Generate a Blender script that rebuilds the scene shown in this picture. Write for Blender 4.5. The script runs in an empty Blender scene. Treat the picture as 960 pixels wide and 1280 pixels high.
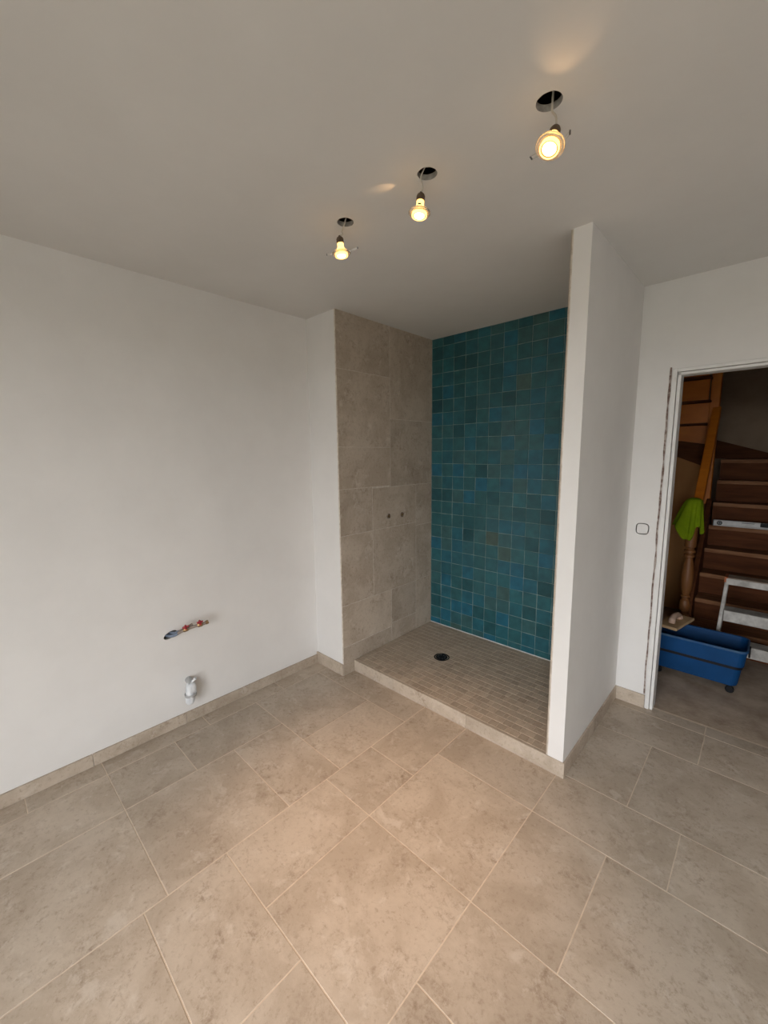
import bpy, bmesh, math, random
from mathutils import Vector, Matrix, noise
random.seed(7)
sc = bpy.context.scene
C = sc.collection
# ------------------------------------------------------------------ camera
cam = bpy.data.objects.new('camera', bpy.data.cameras.new('camera')); C.objects.link(cam)
RX = (0.7262840524682097, 0.6873135898877787, -0.010559558981873163)
UY = (-0.08833665389998631, 0.10855762291594681, 0.9901575016554649)
BZ = (0.681695027639245, -0.7182028067770102, 0.1395586530083888)
CP = (2.31757, -1.82894, 1.51297)
cam.matrix_world = Matrix(((RX[0], UY[0], BZ[0], CP[0]), (RX[1], UY[1], BZ[1], CP[1]), (RX[2], UY[2], BZ[2], CP[2]), (0, 0, 0, 1)))
cam.data.sensor_fit = 'VERTICAL'; cam.data.sensor_height = 36.0
cam.data.lens = 36.0 * 510.592 / 1280.0
cam.data.clip_start = 0.02
sc.camera = cam
# ------------------------------------------------------------------ view, world, daylight
vs = sc.view_settings
vs.view_transform = 'Standard'; vs.look = 'None'; vs.gamma = 1.0; vs.use_curve_mapping = False
vs.exposure = -0.5
w = bpy.data.worlds.new('overcast_sky'); sc.world = w; w.use_nodes = True
bg = w.node_tree.nodes['Background']
bg.inputs[0].default_value = (0.95, 0.97, 1.0, 1); bg.inputs[1].default_value = 15.5
WIN = (1.45, 3.45, 0.12, 2.05)            # window in the wall behind the camera: x0 x1 z0 z1
YB = -3.3                                 # that wall
po = bpy.data.lights.new('window_back_offscreen', 'AREA'); po.shape = 'RECTANGLE'
po.size = WIN[1] - WIN[0]; po.size_y = WIN[3] - WIN[2]
po.cycles.is_portal = True
poo = bpy.data.objects.new('window_back_offscreen', po); C.objects.link(poo)
poo.location = ((WIN[0] + WIN[1]) / 2, YB - 0.10, (WIN[2] + WIN[3]) / 2); poo.rotation_euler = (math.radians(90), 0, 0)
SPOT_W = 68.0
# ------------------------------------------------------------------ constants
H = 2.398; A = 0.2913; B = 0.878; PC = 1.6463; PD = 1.727; E_ = 0.8646; NY = -0.113; PY = -0.012
XR = 3.75
# ------------------------------------------------------------------ helpers
def N(nt, t, **k):
    n = nt.nodes.new(t)
    for a, v in k.items(): setattr(n, a, v)
    return n
def mat(name, col, rough=0.6, metal=0.0, var=0.0, col2=None, scale=6.0, detail=6.0, bump=0.0, bscale=40.0, emit=None, estr=0.0, spec=0.5, coord='object', lo=0.35, hi=0.65, stretch=None, trans=0.0):
    m = bpy.data.materials.new(name); m.use_nodes = True
    nt = m.node_tree; b = nt.nodes['Principled BSDF']; L = nt.links.new
    b.inputs['Base Color'].default_value = (*col, 1); b.inputs['Roughness'].default_value = rough
    b.inputs['Metallic'].default_value = metal; b.inputs['Specular IOR Level'].default_value = spec
    b.inputs['Transmission Weight'].default_value = trans
    src = None
    if col2 or bump:
        if coord == 'object': src = N(nt, 'ShaderNodeTexCoord').outputs['Object']
        else: src = N(nt, 'ShaderNodeNewGeometry').outputs['Position']
        if stretch:
            mp = N(nt, 'ShaderNodeMapping'); mp.inputs['Scale'].default_value = stretch; L(src, mp.inputs[0]); src = mp.outputs[0]
        oi = N(nt, 'ShaderNodeObjectInfo')
        ml = N(nt, 'ShaderNodeVectorMath', operation='SCALE'); ml.inputs[0].default_value = (13.7, 7.3, 9.1); L(oi.outputs['Random'], ml.inputs['Scale'])
        ad = N(nt, 'ShaderNodeVectorMath', operation='ADD'); L(src, ad.inputs[0]); L(ml.outputs[0], ad.inputs[1]); src = ad.outputs[0]
    out = None
    if col2:
        nz = N(nt, 'ShaderNodeTexNoise'); nz.inputs['Scale'].default_value = scale; nz.inputs['Detail'].default_value = detail; nz.inputs['Roughness'].default_value = 0.62
        L(src, nz.inputs['Vector'])
        r = N(nt, 'ShaderNodeValToRGB'); r.color_ramp.elements[0].position = lo; r.color_ramp.elements[1].position = hi
        r.color_ramp.elements[0].color = (*col, 1); r.color_ramp.elements[1].color = (*col2, 1)
        L(nz.outputs[0], r.inputs[0]); out = r.outputs[0]
    if var:
        oi2 = N(nt, 'ShaderNodeObjectInfo'); mr = N(nt, 'ShaderNodeMapRange'); mr.inputs[3].default_value = 1 - var; mr.inputs[4].default_value = 1 + var
        L(oi2.outputs['Random'], mr.inputs[0])
        hs = N(nt, 'ShaderNodeHueSaturation'); hs.inputs['Color'].default_value = (*col, 1)
        if out: L(out, hs.inputs['Color'])
        L(mr.outputs[0], hs.inputs['Value']); out = hs.outputs[0]
    if out: L(out, b.inputs['Base Color'])
    if bump:
        nb = N(nt, 'ShaderNodeTexNoise'); nb.inputs['Scale'].default_value = bscale; nb.inputs['Detail'].default_value = 4; L(src, nb.inputs['Vector'])
        bp = N(nt, 'ShaderNodeBump'); bp.inputs['Strength'].default_value = bump; bp.inputs['Distance'].default_value = 0.004
        L(nb.outputs[0], bp.inputs['Height']); L(bp.outputs[0], b.inputs['Normal'])
    if emit:
        b.inputs['Emission Color'].default_value = (*emit, 1); b.inputs['Emission Strength'].default_value = estr
    return m
def stone(name, c0, c1, cd, cl, var=0.07, rough=0.55):
    """limestone-look porcelain: broad clouds, brown blotches, pale specks; every tile has its own patch of it"""
    m = bpy.data.materials.new(name); m.use_nodes = True
    nt = m.node_tree; b = nt.nodes['Principled BSDF']; L = nt.links.new
    g = N(nt, 'ShaderNodeNewGeometry'); oi = N(nt, 'ShaderNodeObjectInfo')
    ml = N(nt, 'ShaderNodeVectorMath', operation='SCALE'); ml.inputs[0].default_value = (23.7, 17.3, 19.1); L(oi.outputs['Random'], ml.inputs['Scale'])
    ad = N(nt, 'ShaderNodeVectorMath', operation='ADD'); L(g.outputs['Position'], ad.inputs[0]); L(ml.outputs[0], ad.inputs[1])
    def nz(scale, det, ro, dist=0.0):
        n = N(nt, 'ShaderNodeTexNoise'); n.inputs['Scale'].default_value = scale; n.inputs['Detail'].default_value = det; n.inputs['Roughness'].default_value = ro; n.inputs['Distortion'].default_value = dist
        L(ad.outputs[0], n.inputs['Vector']); return n.outputs[0]
    def ramp(f, p0, p1):
        r = N(nt, 'ShaderNodeMapRange'); r.inputs[1].default_value = p0; r.inputs[2].default_value = p1; r.interpolation_type = 'SMOOTHSTEP'; L(f, r.inputs[0]); return r.outputs[0]
    def mix(f, a, bb):
        x = N(nt, 'ShaderNodeMix', data_type='RGBA'); L(f, x.inputs[0])
        for i, v in ((6, a), (7, bb)):
            if isinstance(v, tuple): x.inputs[i].default_value = (*v, 1)
            else: L(v, x.inputs[i])
        return x.outputs[2]
    base = mix(ramp(nz(4.5, 7, 0.66, 0.5), 0.38, 0.62), c0, c1)
    sp = N(nt, 'ShaderNodeMath', operation='MULTIPLY'); L(ramp(nz(30, 10, 0.80, 0.25), 0.47, 0.70), sp.inputs[0]); L(ramp(nz(5.5, 4, 0.55), 0.44, 0.64), sp.inputs[1])
    base = mix(sp.outputs[0], base, cd)
    s2 = N(nt, 'ShaderNodeMath', operation='MULTIPLY'); L(ramp(nz(55, 6, 0.75), 0.50, 0.72), s2.inputs[0]); s2.inputs[1].default_value = 0.55
    base = mix(s2.outputs[0], base, cd)
    s3 = N(nt, 'ShaderNodeMath', operation='MULTIPLY'); L(ramp(nz(11, 7, 0.72, 0.4), 0.54, 0.68), s3.inputs[0]); s3.inputs[1].default_value = 0.6
    base = mix(s3.outputs[0], base, cl)
    hs = N(nt, 'ShaderNodeHueSaturation'); mr = N(nt, 'ShaderNodeMapRange'); mr.inputs[3].default_value = 1 - var; mr.inputs[4].default_value = 1 + var
    L(oi.outputs['Random'], mr.inputs[0]); L(mr.outputs[0], hs.inputs['Value']); L(base, hs.inputs['Color']); L(hs.outputs[0], b.inputs['Base Color'])
    b.inputs['Roughness'].default_value = rough; b.inputs['Specular IOR Level'].default_value = 0.35
    bp = N(nt, 'ShaderNodeBump'); bp.inputs['Strength'].default_value = 0.22; bp.inputs['Distance'].default_value = 0.004
    L(nz(30, 6, 0.65), bp.inputs['Height']); L(bp.outputs[0], b.inputs['Normal'])
    return m
def zellige(name):
    m = bpy.data.materials.new(name); m.use_nodes = True
    nt = m.node_tree; b = nt.nodes['Principled BSDF']; L = nt.links.new
    oi = N(nt, 'ShaderNodeObjectInfo'); r = N(nt, 'ShaderNodeValToRGB'); cr = r.color_ramp; cr.interpolation = 'LINEAR'
    stops = [(0.0, (0.014, 0.072, 0.085)), (0.14, (0.020, 0.095, 0.110)), (0.30, (0.027, 0.110, 0.122)), (0.46, (0.020, 0.105, 0.135)), (0.58, (0.040, 0.108, 0.112)),
             (0.70, (0.024, 0.120, 0.140)), (0.84, (0.018, 0.108, 0.148)), (0.95, (0.014, 0.115, 0.180)), (0.98, (0.046, 0.105, 0.098)), (1.0, (0.060, 0.090, 0.072))]
    cr.elements[0].position = 0; cr.elements[0].color = (*stops[0][1], 1); cr.elements[1].position = 1; cr.elements[1].color = (*stops[-1][1], 1)
    for p_, c_ in stops[1:-1]: e = cr.elements.new(p_); e.color = (*c_, 1)
    L(oi.outputs['Random'], r.inputs[0])
    g = N(nt, 'ShaderNodeNewGeometry'); n = N(nt, 'ShaderNodeTexNoise'); n.inputs['Scale'].default_value = 16; n.inputs['Detail'].default_value = 5; L(g.outputs['Position'], n.inputs['Vector'])
    mr = N(nt, 'ShaderNodeMapRange'); mr.inputs[1].default_value = 0.3; mr.inputs[2].default_value = 0.7; mr.inputs[3].default_value = 0.82; mr.inputs[4].default_value = 1.22; L(n.outputs[0], mr.inputs[0])
    hs = N(nt, 'ShaderNodeHueSaturation'); L(mr.outputs[0], hs.inputs['Value']); L(r.outputs[0], hs.inputs['Color']); L(hs.outputs[0], b.inputs['Base Color'])
    b.inputs['Roughness'].default_value = 0.28; b.inputs['Specular IOR Level'].default_value = 0.45
    n2 = N(nt, 'ShaderNodeTexNoise'); n2.inputs['Scale'].default_value = 22; n2.inputs['Detail'].default_value = 2; L(g.outputs['Position'], n2.inputs['Vector'])
    bp = N(nt, 'ShaderNodeBump'); bp.inputs['Strength'].default_value = 0.35; bp.inputs['Distance'].default_value = 0.006; L(n2.outputs[0], bp.inputs['Height']); L(bp.outputs[0], b.inputs['Normal'])
    return m
def link(name, me, m, parent=None, loc=(0, 0, 0), rot=(0, 0, 0)):
    o = bpy.data.objects.new(name, me); C.objects.link(o)
    if m is not None and not me.materials: me.materials.append(m)
    o.parent = parent; o.location = loc; o.rotation_euler = rot
    return o
def obj(name, bm, m, parent=None, loc=(0, 0, 0), rot=(0, 0, 0), smooth=False):
    me = bpy.data.meshes.new(name)
    bmesh.ops.recalc_face_normals(bm, faces=bm.faces)
    bm.to_mesh(me); bm.free()
    if smooth:
        for p in me.polygons: p.use_smooth = True
    return link(name, me, m, parent, loc, rot)
def tag(o, label=None, cat=None, group=None, kind=None):
    if label: o['label'] = label
    if cat: o['category'] = cat
    if group: o['group'] = group
    if kind: o['kind'] = kind
    return o
def thing(name, label, cat, loc=(0, 0, 0), rz=0, group=None, kind=None):
    o = bpy.data.objects.new(name, None); C.objects.link(o); o.empty_display_size = 0.05
    o.location = loc; o.rotation_euler = (0, 0, rz)
    return tag(o, label, cat, group, kind)
def box(bm, x0, x1, y0, y1, z0, z1, bev=0.0, seg=1):
    r = bmesh.ops.create_cube(bm, size=1.0); v = r['verts']
    for q in v: q.co = Vector(((x0 + x1) / 2 + q.co.x * (x1 - x0), (y0 + y1) / 2 + q.co.y * (y1 - y0), (z0 + z1) / 2 + q.co.z * (z1 - z0)))
    if bev:
        ed = list({e for q in v for e in q.link_edges})
        bmesh.ops.bevel(bm, geom=ed, offset=bev, segments=seg, affect='EDGES', profile=0.7)
    return bm
def bxo(name, m, parent, *a, bev=0.0, seg=1):
    return obj(name, box(bmesh.new(), *a, bev=bev, seg=seg), m, parent)
def tube(bm, pts, rad, n=10, cap=True):
    pts = [Vector(p) for p in pts]
    rads = rad if isinstance(rad, (list, tuple)) else [rad] * len(pts)
    rings = []; up = None
    for i, p in enumerate(pts):
        t = (pts[min(i + 1, len(pts) - 1)] - pts[max(i - 1, 0)]).normalized()
        if up is None: up = Vector((0, 0, 1)) if abs(t.z) < 0.9 else Vector((1, 0, 0))
        s = t.cross(up).normalized(); up = s.cross(t).normalized()
        rings.append([bm.verts.new(p + (s * math.cos(2 * math.pi * k / n) + up * math.sin(2 * math.pi * k / n)) * rads[i]) for k in range(n)])
    for a, b in zip(rings, rings[1:]):
        for k in range(n): bm.faces.new((a[k], a[(k + 1) % n], b[(k + 1) % n], b[k]))
    if cap: bm.faces.new(rings[0]); bm.faces.new(rings[-1])
    return bm
def lathe(bm, prof, n=24, M=None, close=False):
    """profile of (r, z) about z"""
    rings = []
    for r, z in prof:
        rings.append([bm.verts.new((M or Matrix()) @ Vector((max(r, 1e-5) * math.cos(2 * math.pi * k / n), max(r, 1e-5) * math.sin(2 * math.pi * k / n), z))) for k in range(n)])
    pr = list(zip(rings, rings[1:])) + ([(rings[-1], rings[0])] if close else [])
    for a, b in pr:
        for k in range(n): bm.faces.new((a[k], a[(k + 1) % n], b[(k + 1) % n], b[k]))
    if not close:
        for q, (r, z) in ((rings[0], prof[0]), (rings[-1], prof[-1])):
            if r > 1e-4: bm.faces.new(q)
    return bm
def spline(pts, n=6):
    P = [Vector(p) for p in pts]; out = []
    for i in range(len(P) - 1):
        p0, p1, p2, p3 = P[max(i - 1, 0)], P[i], P[i + 1], P[min(i + 2, len(P) - 1)]
        for k in range(n):
            t = k / n
            out.append(0.5 * ((2 * p1) + (p2 - p0) * t + (2 * p0 - 5 * p1 + 4 * p2 - p3) * t * t + (3 * p1 - p0 - 3 * p2 + p3) * t ** 3))
    out.append(P[-1]); return out
def struct(name, m, boxes, parent=None):
    bm = bmesh.new()
    for b in boxes: box(bm, *b)
    o = obj(name, bm, m, parent)
    if parent is None: o['kind'] = 'structure'
    return o
# ------------------------------------------------------------------ materials
M_wall = mat('white_wall_paint', (0.80, 0.785, 0.765), 0.75, col2=(0.76, 0.745, 0.725), scale=3.0, bump=0.06, bscale=60, coord='world')
M_ceil = mat('ceiling_plaster', (0.72, 0.71, 0.69), 0.85, col2=(0.68, 0.67, 0.65), scale=2.0, bump=0.05, bscale=50, coord='world')
M_cut = mat('cut_plasterboard', (0.45, 0.42, 0.38), 0.95, col2=(0.30, 0.28, 0.25), scale=60, coord='world')
M_void = mat('dusty_void_boards', (0.22, 0.17, 0.12), 0.95, col2=(0.15, 0.115, 0.08), scale=6, coord='world')
M_tile = stone('beige_limestone_tile', (0.448, 0.370, 0.290), (0.545, 0.462, 0.374), (0.27, 0.198, 0.138), (0.63, 0.56, 0.48))
M_mosaic = stone('mosaic_tile', (0.49, 0.39, 0.30), (0.56, 0.46, 0.36), (0.36, 0.27, 0.20), (0.62, 0.53, 0.43), var=0.12)
M_grout = mat('sandy_grout', (0.74, 0.63, 0.50), 0.9, col2=(0.62, 0.51, 0.40), scale=30, coord='world')
M_sgrout = mat('grey_beige_grout', (0.74, 0.68, 0.60), 0.9, col2=(0.52, 0.46, 0.39), scale=30, coord='world')
M_mgrout = mat('mosaic_grout', (0.66, 0.56, 0.45), 0.9, col2=(0.54, 0.45, 0.35), scale=30, coord='world')
M_tgrout = mat('teal_tile_grout', (0.26, 0.34, 0.32), 0.85, col2=(0.13, 0.21, 0.21), scale=14, coord='world', lo=0.4, hi=0.6)
M_zel = zellige('teal_glazed_zellige')
M_white = mat('white_frame_paint', (0.78, 0.77, 0.75), 0.5, col2=(0.68, 0.66, 0.63), scale=9, coord='world', lo=0.5, hi=0.75)
M_crack = mat('crumbled_plaster', (0.16, 0.10, 0.08), 0.95, col2=(0.42, 0.36, 0.32), scale=45, coord='world', lo=0.42, hi=0.6)
M_black = mat('black_plastic', (0.010, 0.010, 0.012), 0.55, spec=0.25)
M_darkgrey = mat('dark_grey_plastic', (0.06, 0.065, 0.075), 0.45)
M_screed = mat('dusty_screed', (0.56, 0.45, 0.35), 0.95, col2=(0.36, 0.27, 0.195), scale=7, detail=9, bump=0.4, bscale=60, coord='world')
M_hallwall = mat('tan_hall_plaster', (0.36, 0.26, 0.18), 0.9, col2=(0.29, 0.20, 0.135), scale=4, coord='world', bump=0.1)
M_panel = mat('brown_under_stair_panel', (0.54, 0.25, 0.075), 0.7, col2=(0.46, 0.205, 0.06), scale=3, coord='world')
M_wood = mat('dark_stair_wood', (0.085, 0.026, 0.008), 0.75, spec=0.2, col2=(0.14, 0.046, 0.015), scale=5, stretch=(0.6, 6, 6), coord='world', bump=0.12)
M_tread = mat('worn_tread_wood', (0.20, 0.080, 0.032), 0.7, spec=0.25, col2=(0.34, 0.165, 0.08), scale=6, stretch=(0.8, 5, 5), coord='world', bump=0.15)
M_orange = mat('orange_pine_and_lit_risers', (0.60, 0.165, 0.010), 0.5, col2=(0.72, 0.225, 0.016), scale=5, stretch=(1, 5, 1.5), coord='world')  # rail and post varnish; on the upper risers it paints in warm light
M_newel = mat('turned_oak', (0.22, 0.080, 0.020), 0.5, col2=(0.26, 0.11, 0.034), scale=8, stretch=(5, 5, 0.7), coord='world')
M_blue = mat('blue_bucket_plastic', (0.002, 0.048, 0.155), 0.55, spec=0.25, col2=(0.004, 0.062, 0.20), scale=5, bump=0.05)
M_bluedust = mat('dusty_blue_rim', (0.05, 0.12, 0.22), 0.7, col2=(0.008, 0.07, 0.21), scale=14)
M_float = mat('pale_float_foam', (0.66, 0.46, 0.26), 0.8, col2=(0.56, 0.37, 0.20), scale=12)
M_handle = mat('pink_beige_handle', (0.66, 0.47, 0.36), 0.6, col2=(0.55, 0.37, 0.27), scale=14)
M_alu = mat('plaster_splashed_aluminium', (0.64, 0.62, 0.58), 0.6, metal=0.05, col2=(0.36, 0.34, 0.31), scale=13, detail=9, bump=0.2)
M_splash = mat('splashed_tread_top', (0.52, 0.42, 0.33), 0.7, col2=(0.36, 0.25, 0.18), scale=16, detail=8)
M_orangecap = mat('orange_end_cap', (0.42, 0.11, 0.03), 0.5)
M_level = mat('grey_level_aluminium', (0.68, 0.67, 0.66), 0.5, metal=0.05, col2=(0.54, 0.52, 0.50), scale=14)
M_green = mat('lime_green_cloth', (0.25, 0.36, 0.010), 0.9, spec=0.1, col2=(0.19, 0.29, 0.007), scale=10, bump=0.3, bscale=90)
M_chrome = mat('chrome', (0.75, 0.72, 0.68), 0.18, metal=1.0)
M_brass = mat('dull_brass', (0.30, 0.19, 0.09), 0.4, metal=0.8)
M_red = mat('red_valve_paint', (0.33, 0.018, 0.03), 0.45)
M_pipe = mat('grey_brown_pipe', (0.32, 0.27, 0.23), 0.5, metal=0.3, col2=(0.20, 0.15, 0.12), scale=25)
M_pipeblue = mat('blue_grey_sleeve', (0.16, 0.20, 0.27), 0.5)
M_plast = mat('milky_plastic_wrap', (0.62, 0.65, 0.68), 0.3, col2=(0.80, 0.82, 0.83), scale=22, bump=0.5, bscale=70)
M_pvc = mat('grey_pvc', (0.42, 0.42, 0.42), 0.45)
M_cord = mat('pale_cable', (0.55, 0.50, 0.43), 0.6)
M_holder = mat('brown_ceramic_lamp_holder', (0.10, 0.065, 0.04), 0.55)
M_bulb = mat('glowing_bulb_glass', (0.9, 0.7, 0.35), 0.15, emit=(1.0, 0.55, 0.16), estr=4.0)
M_amber = mat('amber_reflector_rim', (0.35, 0.24, 0.10), 0.3, emit=(1.0, 0.52, 0.10), estr=0.55)
M_face = mat('lit_bulb_lens', (1, 0.9, 0.7), 0.2, emit=(1.0, 0.74, 0.34), estr=14.0)
M_bezel = mat('clear_bezel_glass', (0.86, 0.80, 0.72), 0.12, trans=0.75, spec=0.6)
M_upvc = mat('white_window_frame', (0.80, 0.80, 0.79), 0.35)
M_glass = bpy.data.materials.new('window_glass'); M_glass.use_nodes = True
_nt = M_glass.node_tree; _nt.nodes.remove(_nt.nodes['Principled BSDF'])
_t = _nt.nodes.new('ShaderNodeBsdfTransparent'); _g = _nt.nodes.new('ShaderNodeBsdfGlossy'); _g.inputs['Roughness'].default_value = 0.02
_mx = _nt.nodes.new('ShaderNodeMixShader'); _mx.inputs[0].default_value = 0.06
_nt.links.new(_t.outputs[0], _mx.inputs[1]); _nt.links.new(_g.outputs[0], _mx.inputs[2]); _nt.links.new(_mx.outputs[0], _nt.nodes['Material Output'].inputs[0])
# ================================================================== SETTING
T = 0.12
def holed(name, m, outer, hole, depth, put, backs):
    """wall whose face has a real recess: outer and hole are (u, v) loops, put(u, v, d) places a point d deep in the wall"""
    bm = bmesh.new(); ed = []; loops = []
    for lp_ in (outer, hole):
        vv = [bm.verts.new(put(u, v, 0)) for u, v in lp_]; ed += [bm.edges.new((vv[i], vv[(i + 1) % len(vv)])) for i in range(len(vv))]; loops.append(vv)
    bmesh.ops.triangle_fill(bm, edges=ed, use_beauty=True)
    cut = []
    for k, lp_ in enumerate((outer, hole)):
        back = [bm.verts.new(put(u, v, depth)) for u, v in lp_]; n = len(back)
        for i in range(n):
            q = bm.faces.new((loops[k][i], loops[k][(i + 1) % n], back[(i + 1) % n], back[i])); q.material_index = k
        if k: bm.faces.new(back).material_index = 1
    for b in backs: box(bm, *b)
    o = obj(name, bm, m); o.data.materials.append(M_cut); o['kind'] = 'structure'
    return o
def squircle(r, n=36): return [(r * math.copysign(abs(math.cos(a)) ** .62, math.cos(a)), r * math.copysign(abs(math.sin(a)) ** .62, math.sin(a))) for a in [2 * math.pi * k / n for k in range(n)]]
PH_ = []
for k in range(28):
    a = 2 * math.pi * k / 28; u = .0348 * math.cos(a); PH_.append((-1.099 + u, .546 + .0192 * math.sin(a) + u * .25))
holed('wall_left', M_wall, [(YB - T, -.1), (B + T, -.1), (B + T, H + .2), (YB - T, H + .2)], PH_, .065, lambda u, v, d: (-d, u, v), [(-T, -.066, YB - T, B + T, -.1, H + .2)])
struct('wall_nib', M_wall, [(0, A - 0.010, NY, B + 0.004, 0, H)])
tealwall = struct('wall_shower_back', M_tgrout, [(A - 0.010, PC + 0.012, B + 0.0026, B + T, 0, H)])
stonewall = struct('wall_shower_side', M_sgrout, [(A - 0.010, A - 0.0009, NY + 0.0008, B - 0.002, 0, H)])
struct('wall_partition', M_wall, [(PC + 0.010, PD, PY, E_ + 0.02, 0.0, H)])
DX0, DX1, DZ = 1.886, 2.70, 1.945
holed('wall_door_side', M_wall, [(PD, 0), (DX0, 0), (DX0, H), (PD, H)], [(1.8047 + x, 1.0745 + z) for x, z in squircle(.0332)], .030, lambda u, v, d: (u, E_ + d, v), [(PD, DX0, E_ + .031, E_ + .08, 0, H)])
struct('wall_door', M_wall, [(DX1, XR, E_, E_ + 0.08, 0, H), (DX0, DX1, E_, E_ + 0.08, DZ, H), (PD, XR, E_, E_ + 0.08, H, 4.2)])
struct('wall_right', M_wall, [(XR, XR + T, YB - T, E_ + 0.08, -0.1, H + 0.2)])
struct('wall_back', M_wall, [(0, WIN[0], YB - T, YB, 0, H), (WIN[1], XR, YB - T, YB, 0, H), (WIN[0], WIN[1], YB - T, YB, 0, WIN[2]), (WIN[0], WIN[1], YB - T, YB, WIN[3], H)])
# ground outside, seen only through the window
M_ground = mat('outdoor_ground', (0.16, 0.15, 0.13), 0.95, col2=(0.11, 0.12, 0.08), scale=1.5, coord='world')
struct('ground_outside', M_ground, [(-40, 44, -60, YB - T, -0.45, -0.30)])
# window behind the camera
wn = thing('window_1', 'white framed two-leaf window in the wall facing the shower', 'window', ((WIN[0] + WIN[1]) / 2, YB, WIN[2]), kind='structure')
def wpart(name, m, x0, x1, y0, y1, z0, z1): 
    cx, cz = (WIN[0] + WIN[1]) / 2, WIN[2]
    return bxo(name, m, wn, x0 - cx, x1 - cx, y0, y1, z0 - cz, z1 - cz)
f = 0.05; xm = (WIN[0] + WIN[1]) / 2
wpart('window_frame', M_upvc, WIN[0], WIN[0] + f, -0.09, -0.03, WIN[2], WIN[3]); wpart('window_frame', M_upvc, WIN[1] - f, WIN[1], -0.09, -0.03, WIN[2], WIN[3])
wpart('window_frame', M_upvc, WIN[0] + f, WIN[1] - f, -0.09, -0.03, WIN[2], WIN[2] + f); wpart('window_frame', M_upvc, WIN[0] + f, WIN[1] - f, -0.09, -0.03, WIN[3] - f, WIN[3])
wpart('mullion', M_upvc, xm - 0.04, xm + 0.04, -0.09, -0.03, WIN[2] + f, WIN[3] - f)
wpart('pane', M_glass, WIN[0] + f, xm - 0.04, -0.063, -0.059, WIN[2] + f, WIN[3] - f); wpart('pane', M_glass, xm + 0.04, WIN[1] - f, -0.063, -0.059, WIN[2] + f, WIN[3] - f)
# ceiling with three round lamp holes cut into it
HOLES = [(1.041, -0.682, 0.0315), (1.434, -0.681, 0.0315), (1.8215, -0.679, 0.032)]
bm = bmesh.new()
def loop(pts, z):
    v = [bm.verts.new((x, y, z)) for x, y in pts]
    return v, [bm.edges.new((v[i], v[(i + 1) % len(v)])) for i in range(len(v))]
_, ed = loop([(-T, YB - T), (XR + T, YB - T), (XR + T, E_ + 0.0005), (PC + 0.012, E_ + 0.0005), (PC + 0.012, B + T), (-T, B + T)], H)
rims = []
for (hx, hy, hr) in HOLES:
    pts = [(hx + hr * (1 + 0.05 * noise.noise(Vector((hx * 9 + 2.2 * math.cos(a), 2.2 * math.sin(a), hy)))) * math.cos(a), hy + hr * (1 + 0.05 * noise.noise(Vector((hx * 5 + 2.2 * math.cos(a), 2.2 * math.sin(a), 3)))) * math.sin(a)) for a in [2 * math.pi * k / 40 for k in range(40)]]
    v, e2 = loop(pts, H); rims.append(v); ed += e2
bmesh.ops.triangle_fill(bm, edges=ed, use_beauty=True)
ceil = obj('ceiling', bm, M_ceil); ceil['kind'] = 'structure'
for nrm in [p for p in ceil.data.polygons][:1]:
    if nrm.normal.z > 0: ceil.data.flip_normals()
rpts = [[v.copy() for v in r] for r in [[Vector(c) for c in [(hx + hr * math.cos(2 * math.pi * k / 40), hy + hr * math.sin(2 * math.pi * k / 40), H) for k in range(40)]] for (hx, hy, hr) in HOLES]]
for (hx, hy, hr) in HOLES:
    bm = bmesh.new(); lathe(bm, [(hr * 1.02, H + 0.0003), (hr * 1.02, H + 0.018), (hr + 0.012, H + 0.018), (hr + 0.012, H + 0.0003)], 40, Matrix.Translation((hx, hy, 0)), close=True)
    obj('hole_edge', bm, M_cut, ceil)
struct('ceiling_void', M_void, [(-T, XR + T, YB - T, B + T, H + 0.19, H + 0.27), (-T, XR + T, YB - T - .03, YB - T, H - .01, H + .27), (-T, PD, B + T, B + T + .03, H - .01, H + .27), (-T - .03, -T, YB - T, B + T, H - .01, H + .27), (XR + T, XR + T + .03, YB - T, B + T, H - .01, H + .27)])
# floor slab (grout) and its tiles
flo = struct('floor', M_grout, [(-T, XR + T, YB - T, E_ + 0.045, -0.12, -0.0012)])
UXk = [-1.21, 0, 3, 5, 8, 11, 13, 16, 19, 21]; UXv = [0.0, 0.1207, 0.412, 0.615, 0.9194, 1.2064, 1.4106, 1.6999, 1.9895, 2.18]
UYk = [-16, -15, -13, -11, -10, -8, -7, -5, -3, -2, 0, 5, 8]; UYv = [-1.5454, -1.4694, -1.2589, -1.0646, -0.974, -0.770, -0.6845, -0.4748, -0.2809, -0.2013, 0.0155, 0.5139, 0.8021]
def interp(u, K, V):
    if u <= K[0]: return V[0] + (u - K[0]) * 0.0985
    if u >= K[-1]: return V[-1] + (u - K[-1]) * 0.0985
    for i in range(len(K) - 1):
        if K[i] <= u <= K[i + 1]: return V[i] + (V[i + 1] - V[i]) * (u - K[i]) / (K[i + 1] - K[i])
TILES = [(0, 8, -2, 0), (0, 5, -7, -2), (5, 8, -7, -2), (8, 11, -5, 0), (8, 11, -8, -5), (3, 8, -10, -7), (0, 3, -12, -7), (0, 3, -15, -12), (3, 8, -15, -10), (8, 11, -13, -8), (11, 16, -13, -8), (8, 13, -16, -13),
         (11, 16, -8, -3), (16, 19, -8, -3), (19, 24, -8, -3), (11, 16, -3, 0), (16, 21, -3, 0), (21, 26, -3, 0), (16, 21, -11, -8), (16, 19, 0, 5), (16, 21, 5, 8), (19, 27, 0, 5), (21, 26, 5, 8),
         (3, 8, -23, -15), (0, 3, -20, -15), (8, 13, -21, -16), (13, 16, -18, -13), (16, 21, -16, -11)]
GX, GY0, GY1 = 37, -34, 8
occ = set()
for (a, b, c, d) in TILES:
    for i in range(a, b):
        for j in range(c, d): occ.add((i, j))
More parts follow.
